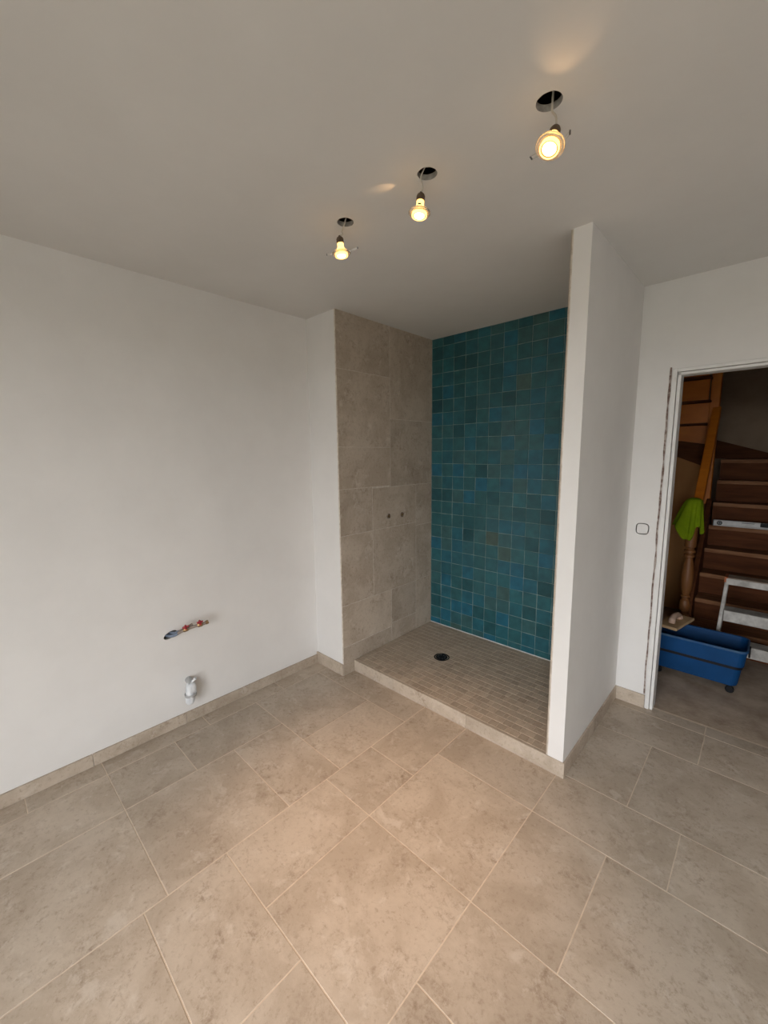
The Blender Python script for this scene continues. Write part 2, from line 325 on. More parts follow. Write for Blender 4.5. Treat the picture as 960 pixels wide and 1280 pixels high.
for j in range(0, 8):
    for i in range(0, 16): occ.add((i, j))         # under the nib, the shower and the partition
rt = random.Random(3)
for j in range(GY1 - 1, GY0 - 1, -1):
    for i in range(0, GX):
        if (i, j) in occ: continue
        opts = [(5, 5), (5, 3), (3, 5), (3, 3), (8, 5)]; rt.shuffle(opts)
        for (sx, sy) in opts + [(2, 3), (3, 2), (2, 2), (2, 1), (1, 2), (1, 1)]:
            cells = [(i + p, j - q) for p in range(sx) for q in range(sy)]
            if all(c not in occ and c[0] < GX and c[1] >= GY0 for c in cells):
                occ.update(cells); TILES.append((i, i + sx, j - sy + 1, j + 1)); break
RECTS = [(interp(a, UXk, UXv), interp(b, UXk, UXv), interp(c, UYk, UYv), interp(d, UYk, UYv)) for a, b, c, d in TILES]
ys = [NY, -0.485, -0.970, -1.4694, -1.761, -2.25, -2.74, YB]
RECTS += [(0.0, 0.1207, ys[i + 1], ys[i]) for i in range(7)]
RECTS += [(1.727, 2.1766, 0.8021, 0.893), (2.1766, 2.67, 0.8021, 0.897), (2.67, 3.16, 0.8021, 0.893), (3.16, 3.65, 0.8021, 0.893)]
for (x0, x1, y0, y1) in RECTS:
    x1 = min(x1, XR); y0 = max(y0, YB)
    if x0 > PC and y1 > 0.8 and x0 > 2.7: y1 = min(y1, E_)
    if x1 - x0 < 0.03 or y1 - y0 < 0.03: continue
    g = 0.0017
    bm = bmesh.new(); hx, hy = (x1 - x0) / 2 - g, (y1 - y0) / 2 - g
    box(bm, -hx, hx, -hy, hy, -0.008, 0.0, bev=0.0011)
    obj('floor_tile', bm, M_tile, flo, ((x0 + x1) / 2, (y0 + y1) / 2, rt.uniform(-0.0003, 0.0002)))
# baseboards: tile plinths, one piece each
def plinth(parent, x0, x1, y0, y1, h, m=None):
    bxo('plinth_tile', m or M_tile, parent, x0, x1, y0, y1, 0.0, h, bev=0.0008)
bl = thing('baseboard_left', None, None, kind='structure')
cuts = [NY, -0.60, -1.055, -1.50, -2.0, -2.5, -3.0, YB]
for a, b in zip(cuts, cuts[1:]): plinth(bl, 0.0, 0.010, b + 0.0008, a - 0.0108 if a == NY else a - 0.0008, 0.064)
bn = thing('baseboard_nib', None, None, kind='structure'); plinth(bn, 0.0, A - 0.0005, NY - 0.010, NY, 0.083)
bp_ = thing('baseboard_partition', None, None, kind='structure')
for a, b in ((PY - 0.004, 0.43), (0.43, E_ - 0.0105)): plinth(bp_, PD, PD + 0.008, a + 0.0006, b - 0.0006, 0.078)
bd = thing('baseboard_door', None, None, kind='structure'); plinth(bd, PD, DX0 - 0.001, E_ - 0.010, E_, 0.081)
plinth(bd, DX1 + 0.001, XR, E_ - 0.010, E_, 0.081)
bb = thing('baseboard_back', None, None, kind='structure')
for a, b in ((0.012, 0.6), (0.6, 1.2), (1.2, 1.8), (1.8, 2.4), (2.4, 3.0), (3.0, XR - 0.012)): plinth(bb, a + 0.0008, b - 0.0008, YB, YB + 0.010, 0.075)
br = thing('baseboard_right', None, None, kind='structure')
for k in range(7): plinth(br, XR - 0.010, XR, YB + 0.012 + 0.585 * k, YB + 0.012 + 0.585 * k + 0.583, 0.075)
# stone tiles on the shower's side wall
for (y0, y1, z0, z1) in [(NY, .38, 2.05, H), (.38, B, 1.765, H), (NY, .38, 1.563, 2.05), (.38, B, 1.278, 1.765), (NY, .38, 1.288, 1.563), (NY, .19, .977, 1.288), (.19, .675, .977, 1.278), (.675, B, .95, 1.278),
                         (NY, .19, .495, .977), (.19, .675, .495, .977), (NY, .38, .20, .495), (NY, .38, 0, .20), (.38, .675, .225, .495), (.38, .675, .06, .225), (.675, B, .5, .95), (.675, B, .06, .5)]:
    bm = bmesh.new(); g = 0.0016
    box(bm, -0.006, 0.0, -(y1 - y0) / 2 + g, (y1 - y0) / 2 - g, -(z1 - z0) / 2 + g, (z1 - z0) / 2 - g, bev=0.0008)
    obj('stone_tile', bm, M_tile, stonewall, (A + random.uniform(-0.0004, 0.0003), (y0 + y1) / 2, (z0 + z1) / 2))
# stone tile lining on the shower side of the partition
pl = struct('wall_shower_lining', M_sgrout, [(PC + 0.0015, PC + 0.010, PY + 0.001, B - 0.002, 0, H)])
for (y0, y1) in ((PY, .48), (.48, B)):
    zz = 0.08
    for zt in ([0.57, 1.06, 1.55, 2.04, H] if y0 < 0 else [0.37, 0.86, 1.35, 1.84, H]):
        bm = bmesh.new(); box(bm, 0, 0.006, -(y1 - y0) / 2 + .001, (y1 - y0) / 2 - .001, -(zt - zz) / 2 + .001, (zt - zz) / 2 - .001, bev=0.0008)
        obj('stone_tile', bm, M_tile, pl, (PC, (y0 + y1) / 2, (zt + zz) / 2)); zz = zt
# shower tray: slab, front curb, mosaic
def trayz(y): return 0.080 + 0.008 * max(0, y) / 0.88
bm = bmesh.new()
v = [bm.verts.new(c) for c in [(A, 0, 0), (PC, 0, 0), (PC, B - .004, 0), (A, B - .004, 0), (A, 0, 0.0785), (PC, 0, 0.0785), (PC, B - .004, 0.0863), (A, B - .004, 0.0863)]]
for q in ((0, 1, 2, 3), (4, 5, 6, 7), (0, 1, 5, 4), (1, 2, 6, 5), (2, 3, 7, 6), (3, 0, 4, 7)): bm.faces.new([v[k] for k in q])
tray = obj('floor_shower', bm, M_mgrout); tray['kind'] = 'structure'
curb = thing('trim_1', None, None, kind='structure')
for a, b in ((A + 0.001, 0.66), (0.66, 1.205), (1.205, PD + 0.008)): plinth(curb, a + .0006, b - .0006, PY - 0.004, 0.0 if b < 1.6 else PY, 0.0795, M_tile)
bxo('curb_tile_end', M_tile, curb, 1.2056, PC, PY, 0.0, 0.0, 0.0795)
DR = (0.729, 0.424, 0.058)
cells = []
rm = random.Random(11); y = 0.0025; row = 0
while y < B - 0.006:
    d = min(0.0485, B - 0.004 - y); x = A + 0.001 - rm.choice((0, 0.012, 0.024, 0.036)); 
    while x < PC - 0.004:
        wd = rm.choice((0.0485, 0.0485, 0.0485, 0.0245))
        x0, x1 = max(x, A + 0.001), min(x + wd, PC - 0.001)
        cx, cy = (x0 + x1) / 2, y + d / 2
        if x1 - x0 > 0.008 and math.hypot(cx - DR[0], cy - DR[1]) > 0.058: cells.append((cx, cy, x1 - x0, d))
        x += wd
    y += 0.0485
cells.sort(key=lambda c: math.hypot(c[0] - CP[0], c[1] - CP[1]))
cache = {}
rest = bmesh.new()
for i, (cx, cy, wx, d) in enumerate(cells):
    z = trayz(cy) + rm.uniform(-0.0004, 0.0004)
    if i < 300:
        k = (round(wx, 3), round(d, 3))
        if k not in cache:
            bm = bmesh.new(); box(bm, -wx / 2 + .0013, wx / 2 - .0013, -d / 2 + .0013, d / 2 - .0013, -0.004, 0, bev=0.0008)
            me = bpy.data.meshes.new('mosaic_tile'); bm.to_mesh(me); bm.free(); cache[k] = me
        link('mosaic_tile', cache[k], M_mosaic, tray, (cx, cy, z))
    else:
        box(rest, cx - wx / 2 + .0013, cx + wx / 2 - .0013, cy - d / 2 + .0013, cy + d / 2 - .0013, z - .004, z, bev=0.0008)
ro = obj('mosaic_tiles', rest, M_mosaic, tray); ro['kind'] = 'stuff'
# teal zellige, each tile its own piece
zr = random.Random(5)
def zmesh(w, h, sd):
    r = random.Random(sd); bm = bmesh.new()
    box(bm, -w / 2, w / 2, -0.006, 0.006, -h / 2, h / 2)
    for q in bm.verts:
        if q.co.y < 0: q.co.x += r.uniform(-.0012, .0012); q.co.z += r.uniform(-.0012, .0012); q.co.y += r.uniform(-.0008, .0008)
    bmesh.ops.bevel(bm, geom=[e for e in bm.edges if all(q.co.y < 0 for q in e.verts)], offset=0.0016, segments=1, affect='EDGES')
    bmesh.ops.recalc_face_normals(bm, faces=bm.faces)
    me = bpy.data.meshes.new('zellige_tile'); bm.to_mesh(me); bm.free(); me.materials.append(M_zel); return me
R0, PV, PH = 2.3338, 0.09999, 0.1015
full = [zmesh(PH - .0031, PV - .0031, s) for s in range(6)]
zl = [(R0, H - 0.001)] + [(R0 - (k + 1) * PV, R0 - k * PV) for k in range(22)] + [(0.087, R0 - 22 * PV)]
topm = [zmesh(PH - .0026, zl[0][1] - zl[0][0] - .0026, s) for s in range(2)]; botm = [zmesh(PH - .0026, zl[-1][1] - zl[-1][0] - .0026, s) for s in range(2)]
NC = int(math.ceil((PC - A) / PH)); restz = []
for c in range(NC):
    for r, (z0, z1) in enumerate(zl):
        x0 = A + c * PH; x1 = min(x0 + PH, PC - .001)
        me = zr.choice(topm if r == 0 else botm if r == len(zl) - 1 else full)
        if x1 - x0 < PH - .003: me = zmesh(x1 - x0 - .0026, z1 - z0 - .0026, r)
        wv = 0.0012 * math.sin(c * .9 + r * .7)
        loc = ((x0 + x1) / 2 + zr.uniform(-.0006, .0006), B + .006 + zr.uniform(-.0005, .0005), (z0 + z1) / 2 + wv)
        rot = (zr.uniform(-.008, .008), zr.uniform(-.006, .006), zr.uniform(-.008, .008))
        if c < 11: link('zellige_tile', me, None, tealwall, loc, rot)
        else: restz.append((me, loc))
bm = bmesh.new()
for me, loc in restz:
    t = me.copy(); t.transform(Matrix.Translation(loc)); bm.from_mesh(t); bpy.data.meshes.remove(t)
o = obj('zellige_tiles', bm, M_zel, tealwall); o['kind'] = 'stuff'
# white joint bead along the tray at the foot of the teal wall
bxo('joint_bead', M_upvc, tray, A, PC, B - 0.0045, B + 0.0005, 0.080, 0.0915)
# ------------------------------------------------------------------ doorway
dr = thing('door_1', 'white painted bare door frame with crumbled plaster along its edge', 'door frame', (DX0, E_, 0), kind='structure')
def dpart(name, m, x0, x1, y0, y1, z0, z1, bev=0.0015): return bxo(name, m, dr, x0 - DX0, x1 - DX0, y0 - E_, y1 - E_, z0, z1, bev=bev)
dpart('jamb', M_white, DX0 + .001, DX0 + .022, E_ - .006, E_ + .09, 0, DZ); dpart('door_stop', M_white, DX0 + .0245, DX0 + .040, E_ + .001, E_ + .085, 0, DZ - .024)
dpart('jamb', M_white, DX1 - .022, DX1 - .001, E_ - .006, E_ + .09, 0, DZ); dpart('door_stop', M_white, DX1 - .040, DX1 - .0245, E_ + .001, E_ + .085, 0, DZ - .024)
dpart('head', M_white, DX0 + .022, DX1 - .022, E_ - .006, E_ + .09, DZ - .018, DZ - .001); dpart('head_stop', M_white, DX0 + .0245, DX1 - .0245, E_ + .001, E_ + .085, DZ - .034, DZ - .0205)
bm = bmesh.new(); n = 90; L_ = []; R_ = []
for k in range(n + 1):
    z = 0.085 + (1.955 - 0.085) * k / n
    wdt = 0.006 + 0.008 * max(0, noise.noise(Vector((z * 14, 2, 0))) + .5) * (0.4 + 0.6 * k / n)
    cx = -0.0075 + 0.003 * noise.noise(Vector((z * 6, 7, 1)))
    L_.append(bm.verts.new((cx - wdt / 2, -0.0006, z))); R_.append(bm.verts.new((cx + wdt / 2, -0.0006, z)))
for k in range(n): bm.faces.new((L_[k], R_[k], R_[k + 1], L_[k + 1]))
ext = bmesh.ops.extrude_face_region(bm, geom=bm.faces[:])
for q in ext['geom']:
    if isinstance(q, bmesh.types.BMVert): q.co.y += 0.0012
obj('crumbled_plaster_edge', bm, M_crack, dr)
# ------------------------------------------------------------------ hall shell
struct('floor_hall', M_screed, [(1.0, XR, E_ + .045, 3.9, -0.12, -0.003)])
struct('wall_hall_left', M_hallwall, [(0.88, 1.0, E_ + .085, 3.9, -.1, 4.2), (0.88, PD, E_ + .085, E_ + .165, 0, 4.2)])
struct('wall_hall_back', M_hallwall, [(0.88, XR + T, 3.75, 3.9, -.003, 4.2)])
struct('wall_hall_right', M_hallwall, [(XR, XR + T, E_ + .081, 3.75, -.1, 4.2)])
struct('ceiling_hall', M_ceil, [(0.88, XR + T, E_, 3.9, 4.2, 4.3)])

# ================================================================== THINGS
# ------------------------------------------------------------------ three hanging spot lamps
def lamp(hole, face, axis, clips, label, watts, cordpts, beam=52, leak=None):
    hx, hy, hr = hole
    t = thing('spot_lamp', label, 'lamp', (hx, hy, H), group='bare spot lamps hanging from the ceiling')
    F = Vector(face) - Vector((hx, hy, H)); ax = Vector(axis).normalized()      # ax: direction the beam leaves
    q = Vector((0, 0, -1)).rotation_difference(ax).to_matrix().to_4x4()
    M = Matrix.Translation(F) @ q
    # bulb local frame: lens at z = 0, neck upwards
    o = obj('bulb', lathe(bmesh.new(), [(0.0235, 0.0008), (0.0245, 0.004), (0.0235, 0.010), (0.0195, 0.020), (0.0145, 0.028), (0.0125, 0.031), (0.0125, 0.046), (0.0095, 0.048)], 28, M), M_bulb, t, smooth=True)
    obj('lens', lathe(bmesh.new(), [(0.0, -0.0028), (0.010, -0.0024), (0.0165, -0.0012), (0.0175, 0.0006)], 28, M), M_face, o, smooth=True)
    obj('reflector_rim', lathe(bmesh.new(), [(0.0176, -0.0002), (0.0211, -0.0006), (0.0211, 0.0007), (0.0176, 0.0007)], 28, M, close=True), M_amber, o)
    obj('rim_ring', lathe(bmesh.new(), [(0.0212, -0.0018), (0.0242, -0.0018), (0.0248, 0.0006), (0.0212, 0.0006)], 28, M, close=True), M_bulb, o)
    obj('lamp_holder', lathe(bmesh.new(), [(0.0125, 0.0455), (0.0140, 0.047), (0.0140, 0.060), (0.0115, 0.066), (0.006, 0.070), (0.0045, 0.074)], 20, M), M_holder, t, smooth=True)
    obj('bezel', lathe(bmesh.new(), [(0.0255, 0.0065), (0.0345, 0.0065), (0.0365, 0.009), (0.0345, 0.0115), (0.0262, 0.013)], 32, M, close=True), M_bezel, t, smooth=True)
    for (a, rise, ln) in clips:
        d = Vector((math.cos(a), math.sin(a), 0)); s_ = Vector((-d.y, d.x, 0)) * 0.0045
        p0 = d * 0.027 + Vector((0, 0, 0.013)); p1 = d * (0.027 + ln * math.cos(rise)) + Vector((0, 0, 0.013 + ln * math.sin(rise)))
        bm = bmesh.new()
        tube(bm, [M @ (p0 + s_), M @ (p1 + s_), M @ (p1 - s_), M @ (p0 - s_)], 0.0006, 6)
        c = obj('spring_clip', bm, M_chrome, t)
        bm = bmesh.new(); tube(bm, [M @ (p1 + s_ * 1.1), M @ (p1 - s_ * 1.1)], 0.0021, 8); obj('clip_tip', bm, M_darkgrey, c)
    top = M @ Vector((0, 0, 0.073))
    obj('cable', tube(bmesh.new(), spline([(Vector(c)) for c in cordpts] + [tuple(top)], 8), 0.0027, 8), M_cord, t, smooth=True)
    li = bpy.data.lights.new('lamp_beam', 'SPOT'); li.energy = watts; li.color = (1.0, 0.62, 0.38); li.spot_size = math.radians(beam); li.spot_blend = 1.0; li.shadow_soft_size = 0.018
    lo = bpy.data.objects.new('lamp_beam', li); C.objects.link(lo); lo.parent = t
    lo.matrix_local = Matrix.Translation(F + ax * 0.006) @ q
    if leak:                                   # light escaping through the vents behind the reflector
        (ex, ey), lw, sz, up = leak
        lk = bpy.data.lights.new('vent_light', 'SPOT'); lk.energy = lw; lk.color = (1.0, 0.58, 0.26); lk.spot_size = math.radians(sz); lk.spot_blend = 0.9; lk.shadow_soft_size = 0.002
        lko = bpy.data.objects.new('vent_light', lk); C.objects.link(lko); lko.parent = t
        dv = Vector((ex - hx, ey - hy, 0)) - F; pos = F + Vector((0, 0, up)) + Vector((dv.x, dv.y, 0)).normalized() * .030
        dv = Vector((ex - hx, ey - hy, 0)) - pos
        lko.matrix_local = Matrix.Translation(pos) @ dv.to_track_quat('-Z', 'Y').to_matrix().to_4x4()
    return t
lamp(HOLES[0], (1.012, -0.680, 2.2878), (0.06, 0.06, -1), [(0.75, 0.25, 0.040), (math.pi + 0.75, -0.1, 0.030)], 'lit spot lamp hanging nearest the stone tiled shower wall, clips spread sideways', SPOT_W,
     [(0.006, 0.010, 0.05), (-0.004, 0.0, 0.0), (-0.020, -0.001, -0.025), (-0.018, 0.0, -0.037)])
lamp(HOLES[1], (1.4008, -0.680, 2.2874), (-0.03, -0.10, -1), [(2.2, 1.2, 0.034), (5.4, -0.35, 0.034)], 'lit spot lamp hanging in the middle of the row of three', SPOT_W,
     [(0.0, 0.008, 0.05), (-0.022, -0.004, 0.0), (-0.022, 0.002, -0.02), (-0.022, 0.004, -0.033)], beam=52, leak=((1.290, -0.726), 0.42, 30, .066))
lamp(HOLES[2], (1.8314, -0.690, 2.2800), (-0.04, -0.48, -1), [(2.9, 0.3, 0.036), (0.3, 1.2, 0.034)], 'lit spot lamp hanging in front of the white partition, tilted outward, on a pale cable', SPOT_W * 0.6,
     [(0.006, 0.012, 0.06), (0.006, 0.006, 0.0), (0.006, 0.008, -0.02), (0.014, 0.012, -0.034)], beam=80, leak=((1.91, -0.80), 0.26, 70, .030))
# ------------------------------------------------------------------ shower drain and water outlets
d = thing('shower_drain', 'round black drain grate set in the mosaic shower floor', 'drain', (DR[0], DR[1], trayz(DR[1])))
obj('drain_frame', lathe(bmesh.new(), [(0.046, -0.004), (0.054, -0.004), (0.055, 0.0012), (0.047, 0.0022), (0.046, 0.0005)], 40, close=True), M_black, d, smooth=False)
obj('drain_bowl', lathe(bmesh.new(), [(0.046, -0.004), (0.0455, -0.0025)], 40), M_black, d)
bm = bmesh.new(); lathe(bm, [(0.0, -0.0018), (0.040, -0.0018), (0.042, 0.0005), (0.040, 0.0022), (0.0, 0.0028)], 40); gr = obj('grate', bm, M_black, d)
for k in range(8):
    a = k * math.pi / 4
    bm = bmesh.new(); lathe(bm, [(0.0, 0.0024), (0.0052, 0.0024), (0.0052, 0.0032), (0.0, 0.0034)], 12, Matrix.Translation((0.025 * math.cos(a), 0.025 * math.sin(a), 0))); obj('grate_boss', bm, M_darkgrey, gr)
for k, (y_, z_, lb) in enumerate(((0.355, 1.061, 'capped water outlet in the stone wall, farther from the teal tiles'), (0.507, 1.057, 'capped water outlet in the stone wall, nearer the teal tiles'))):
    t = thing('water_outlet', lb, 'pipe outlet', (A, y_, z_), group='pair of shower water outlets')
    RM = Matrix.Rotation(math.pi / 2, 4, 'Y')
    obj('hole_ring', lathe(bmesh.new(), [(0.0125, 0.0002), (0.020, 0.0002), (0.0195, 0.0016), (0.0130, 0.0016)], 24, RM, close=True), M_crack, t)
    obj('pipe_socket', lathe(bmesh.new(), [(0.0, 0.0003), (0.0122, 0.0003), (0.0122, 0.0026), (0.009, 0.0026), (0.0085, 0.0010), (0.0, 0.0010)], 20, RM), M_brass, t)
# ------------------------------------------------------------------ wash basin supply pipes and waste
t = thing('water_supply_pipes', 'two supply pipe stubs with red valves poking out of a wall hole', 'pipes', (0, -1.099, 0.546))
def P(x, y, z): return (x, y + 1.099, z - 0.546)
obj('sleeve', tube(bmesh.new(), spline([P(-.055, -1.120, .538), P(.022, -1.100, .546), P(.045, -1.075, .560)], 5), [0.0085] * 11, 12), M_pipeblue, t, smooth=True)
obj('sleeve', tube(bmesh.new(), spline([P(-.055, -1.098, .548), P(.020, -1.084, .556), P(.040, -1.066, .566)], 5), [0.0085] * 11, 12), M_pipeblue, t, smooth=True)
obj('supply_pipe', tube(bmesh.new(), spline([P(.040, -1.078, .557), P(.062, -1.050, .574), P(.080, -1.000, .586), P(.095, -.960, .592), P(.100, -.938, .596)], 6), 0.0078, 12), M_pipe, t, smooth=True)
obj('supply_pipe', tube(bmesh.new(), spline([P(.036, -1.069, .563), P(.050, -1.045, .574), P(.058, -1.018, .586), P(.062, -1.000, .594)], 6), 0.0085, 12), M_pipe, t, smooth=True)
def valve(c, dirv):
    c = Vector(P(*c)); D = Vector(dirv).normalized()
    v = obj('valve', tube(bmesh.new(), [c - D * .013, c - D * .006, c + D * .006, c + D * .013], [.0105, .0125, .0125, .0105], 8), M_brass, t)
    up = Vector((.45, -.15, .85)).normalized(); s_ = D.cross(up).normalized()
    bm = bmesh.new(); tube(bm, [c, c + up * .022], .006, 8); tube(bm, [c + up * .016 - s_ * .016, c + up * .022, c + up * .026 + s_ * .020], [.005, .0085, .005], 8); tube(bm, [c + up * .022 - D * .016, c + up * .022 + D * .016], .0055, 8)
    obj('valve_lever', bm, M_red, v)
valve((.090, -.972, .590), (.3, .9, .12)); valve((.066, -1.040, .577), (.4, .85, .25))
obj('end_cap', tube(bmesh.new(), [P(.0985, -.945, .595), P(.1015, -.930, .598)], .0105, 6), M_brass, t)
# waste
t = thing('waste_pipe', 'waste pipe elbow wrapped in milky plastic, low on the white wall', 'pipe', (0, -1.03, 0.25))
obj('pipe_stub', tube(bmesh.new(), spline([(0.001, 0.005, 0.002), (.030, 0.003, 0.002), (.052, 0.0, -.012), (.058, -.003, -.04)], 6), 0.019, 16), M_pvc, t, smooth=True)
bm = bmesh.new(); prof = [(.0, .012), (.012, .010), (.023, 0.0), (.026, -.020), (.0275, -.050), (.026, -.075), (.022, -.095), (.015, -.108), (.006, -.114), (0, -.112)]
lathe(bm, prof, 28)
bmesh.ops.subdivide_edges(bm, edges=bm.edges[:], cuts=1, use_grid_fill=True)
for q in bm.verts:
    a = math.atan2(q.co.y, q.co.x); k = 1 + .10 * math.sin(3 * a + q.co.z * 60) + .16 * noise.noise(q.co * 60)
    q.co.x = q.co.x * k + .058 + q.co.z * -.05; q.co.y = q.co.y * k - .004 + q.co.z * .12
wr = obj('plastic_wrap', bm, M_plast, t, smooth=True)
obj('tape_band', lathe(bmesh.new(), [(.0300, -.062), (.0310, -.062), (.0310, -.048), (.0300, -.048)], 24, Matrix.Translation((.061, -.010, 0)), close=True), M_pvc, t, smooth=True)
bm = bmesh.new(); tube(bm, spline([(.055, -.002, .008), (.060, .012, .018), (.066, .020, .030)], 4), [.011, .010, .0085, .007, .006, .006, .008, .010, .009], 9)
tube(bm, spline([(.055, -.004, .008), (.062, -.010, .016), (.068, -.026, .014)], 4), [.010, .009, .0085, .007, .006, .006, .007, .008, .006], 9)
obj('plastic_knot', bm, M_plast, t, smooth=True)
# ------------------------------------------------------------------ blanked switch box
t = thing('switch_box', 'round-cornered blanked electrical box in the wall beside the doorway', 'switch box', (1.8047, E_, 1.0745))
i_ = [(x * (1 + .10 * noise.noise(Vector((x * 60, z * 60, 5)))), z * (1 + .10 * noise.noise(Vector((x * 60, z * 60, 9))))) for x, z in squircle(.0285)]
bm = bmesh.new(); rr = [[bm.verts.new((x * k, y, z * k)) for x, z in i_] for k, y in ((1, .0298), (1, .0002), (.97, -.0012))]
for p0, p1 in zip(rr, rr[1:]):
    for k in range(36): bm.faces.new((p0[k], p0[(k + 1) % 36], p1[(k + 1) % 36], p1[k]))
bm.faces.new(rr[2]); bm.faces.new(rr[0]); obj('cover', bm, M_wall, t)
# ------------------------------------------------------------------ staircase
SX0, SX1 = 1.955, 2.95
NZ = [0, .184, .349, .520, .697, .871, 1.056, 1.246, 1.433, 1.62]
NYs = [2.0 + .17 * k for k in range(9)]
st = thing('staircase', 'steep dark wooden staircase beyond the doorway with orange varnished handrail', 'staircase', (SX0, 2.0, 0))
def sp(name, m, *a, bev=0.0, seg=1, parent=None):
    x0, x1, y0, y1, z0, z1 = a
    return bxo(name, m, parent or st, x0 - SX0, x1 - SX0, y0 - 2.0, y1 - 2.0, z0, z1, bev=bev, seg=seg)
for k in range(8):
    y = NYs[k]; zt = NZ[k + 1]
    sp('riser', M_wood, SX0, SX1, y + .022, y + .042, NZ[k] if k else 0.0, zt - .034)
    sp('tread', M_tread, SX0, SX1, y, y + .212 if k < 7 else 3.745, zt - .034, zt, bev=.008, seg=2)
def sloped(name, m, x0, x1, y0, y1, zb, zt, parent=None):
    """board in a y-z plane: bottom edge zb=(z at y0, z at y1), top edge zt"""
    bm = bmesh.new(); v = []
    for x in (x0, x1):
        for (y, z) in ((y0, zb[0]), (y1, zb[1]), (y1, zt[1]), (y0, zt[0])): v.append(bm.verts.new((x - SX0, y - 2.0, z)))
    for q in ((0, 1, 2, 3), (7, 6, 5, 4), (0, 4, 5, 1), (1, 5, 6, 2), (2, 6, 7, 3), (3, 7, 4, 0)): bm.faces.new([v[k] for k in q])
    bmesh.ops.bevel(bm, geom=bm.edges[:], offset=.004, segments=1, affect='EDGES')
    return obj(name, bm, m, parent or st)
sloped('stringer', M_wood, 1.918, 1.955, 2.03, 2.74, (0.0, .62), (.36, 1.10))
sloped('handrail', M_orange, 1.895, 1.955, 2.035, 2.745, (1.000, 1.800), (1.090, 1.890))
# wall skirting climbing to the left on the back wall
bm = bmesh.new(); v = []
for y in (3.72, 3.745):
    for (x, z) in ((1.30, 1.43), (2.9, 1.43), (2.9, 1.28), (1.30, 1.745)): v.append((x, y, z))
pts = [(1.30, 1.434), (2.95, 1.434), (2.95, 1.436), (2.28, 1.487), (1.862, 1.626), (1.30, 1.80)]
va = [bm.verts.new((x - SX0, 3.715 - 2, z)) for x, z in pts]; vb = [bm.verts.new((x - SX0, 3.748 - 2, z)) for x, z in pts]
bm.faces.new(va); bm.faces.new(vb)
for k in range(6): bm.faces.new((va[k], va[(k + 1) % 6], vb[(k + 1) % 6], vb[k]))
obj('wall_skirting', bm, M_wood, st)
# newel posts: turned lower post, square upper post
np_ = [(.036, 0.0), (.036, .24), (.030, .252), (.020, .262), (.020, .275), (.031, .285), (.036, .31), (.036, .335), (.030, .365), (.021, .378), (.021, .388), (.031, .394), (.031, .404), (.023, .412), (.028, .43), (.036, .47), (.0405, .53), (.039, .58), (.033, .65), (.024, .70), (.024, .708), (.035, .714), (.035, .728), (.025, .736), (.025, .744), (.036, .750), (.036, .764), (.026, .772), (.026, .782), (.037, .790), (.038, .84), (.038, 1.06), (.030, 1.075), (.034, 1.09), (.028, 1.115), (.012, 1.13), (.0, 1.132)]
obj('newel_post', lathe(bmesh.new(), np_, 24, Matrix.Translation((1.912 - SX0, -0.005, 0))), M_newel, st, smooth=False)
sp('newel_post', M_orange, 1.872, 1.940, 2.74, 2.808, 1.05, 2.75, bev=.004)
# upper flight climbing back over the hall, seen from beneath
for j in range(5):
    y = 2.86 - .10 * j; z0 = 1.570 + .187 * j; 
    sp('riser', M_orange, 1.25, 1.870, y, y + .018, z0, z0 + .170, parent=st)  # orange here is warm light painted into the riser colour
    sp('tread', M_wood, 1.25, 1.885, y - .115, y + .035, z0 + .170, z0 + .187, bev=.003, parent=st)
bm = bmesh.new(); pts = [(1.25, 1.66), (1.25, 1.575), (1.872, 1.578), (1.872, 1.385)]
pts = [(1.25, 1.640), (1.872, 1.375), (1.872, 1.572), (1.25, 1.572 + .11)]
va = [bm.verts.new((x - SX0, .80, z)) for x, z in pts]; vb = [bm.verts.new((x - SX0, .86, z)) for x, z in pts]
bm.faces.new(va); bm.faces.new(vb)
for k in range(4): bm.faces.new((va[k], va[(k + 1) % 4], vb[(k + 1) % 4], vb[k]))
obj('upper_stringer', bm, M_wood, st)
bm = bmesh.new(); pts = [(1.0, 0), (1.917, 0), (1.917, 1.37), (1.872, 1.385), (1.25, 1.65), (1.0, 1.755)]
va = [bm.verts.new((x, 2.865, z)) for x, z in pts]; vb = [bm.verts.new((x, 2.93, z)) for x, z in pts]
bm.faces.new(va); bm.faces.new(vb)
for k in range(6): bm.faces.new((va[k], va[(k + 1) % 6], vb[(k + 1) % 6], vb[k]))
pn = obj('wall_under_stair', bm, M_panel); pn['kind'] = 'structure'
# ------------------------------------------------------------------ green cloth on the newel
bm = bmesh.new(); n, mrow = 64, 20; rings = []
for i in range(mrow + 1):
    tt = i / mrow; ring = []
    for k in range(n):
        a = 2 * math.pi * k / n
        fr = max(0, math.cos(a - math.radians(262))); lef = max(0, math.cos(a - math.radians(200)))
        drop = .195 + .055 * fr ** 4 + .030 * math.sin(3 * a + .6) + .012 * math.sin(8 * a)
        if tt < .15: r = .002 + .046 * (tt / .15) ** .7; z = 1.166 - .018 * (tt / .15) ** 2
        else:
            s = (tt - .15) / .85; fold = .010 * s ** .5 * math.sin(8 * a + 1.5 * s) + .005 * s * math.sin(15 * a + 1)
            r = .050 + .012 * s + fold + .060 * s ** .9 * lef ** 2.5; z = 1.148 - drop * s * 1.1
        ring.append(bm.verts.new((r * math.cos(a), r * math.sin(a), z)))
    rings.append(ring)
for a_, b_ in zip(rings, rings[1:]):
    for k in range(n): bm.faces.new((a_[k], a_[(k + 1) % n], b_[(k + 1) % n], b_[k]))
bm.faces.new(rings[0])
cl = obj('green_cloth', bm, M_green, None, (1.912, 1.995, 0), smooth=True)
sol = cl.modifiers.new('thick', 'SOLIDIFY'); sol.thickness = .003
tag(cl, 'crumpled lime green cloth draped over the turned newel post of the stairs', 'cloth')
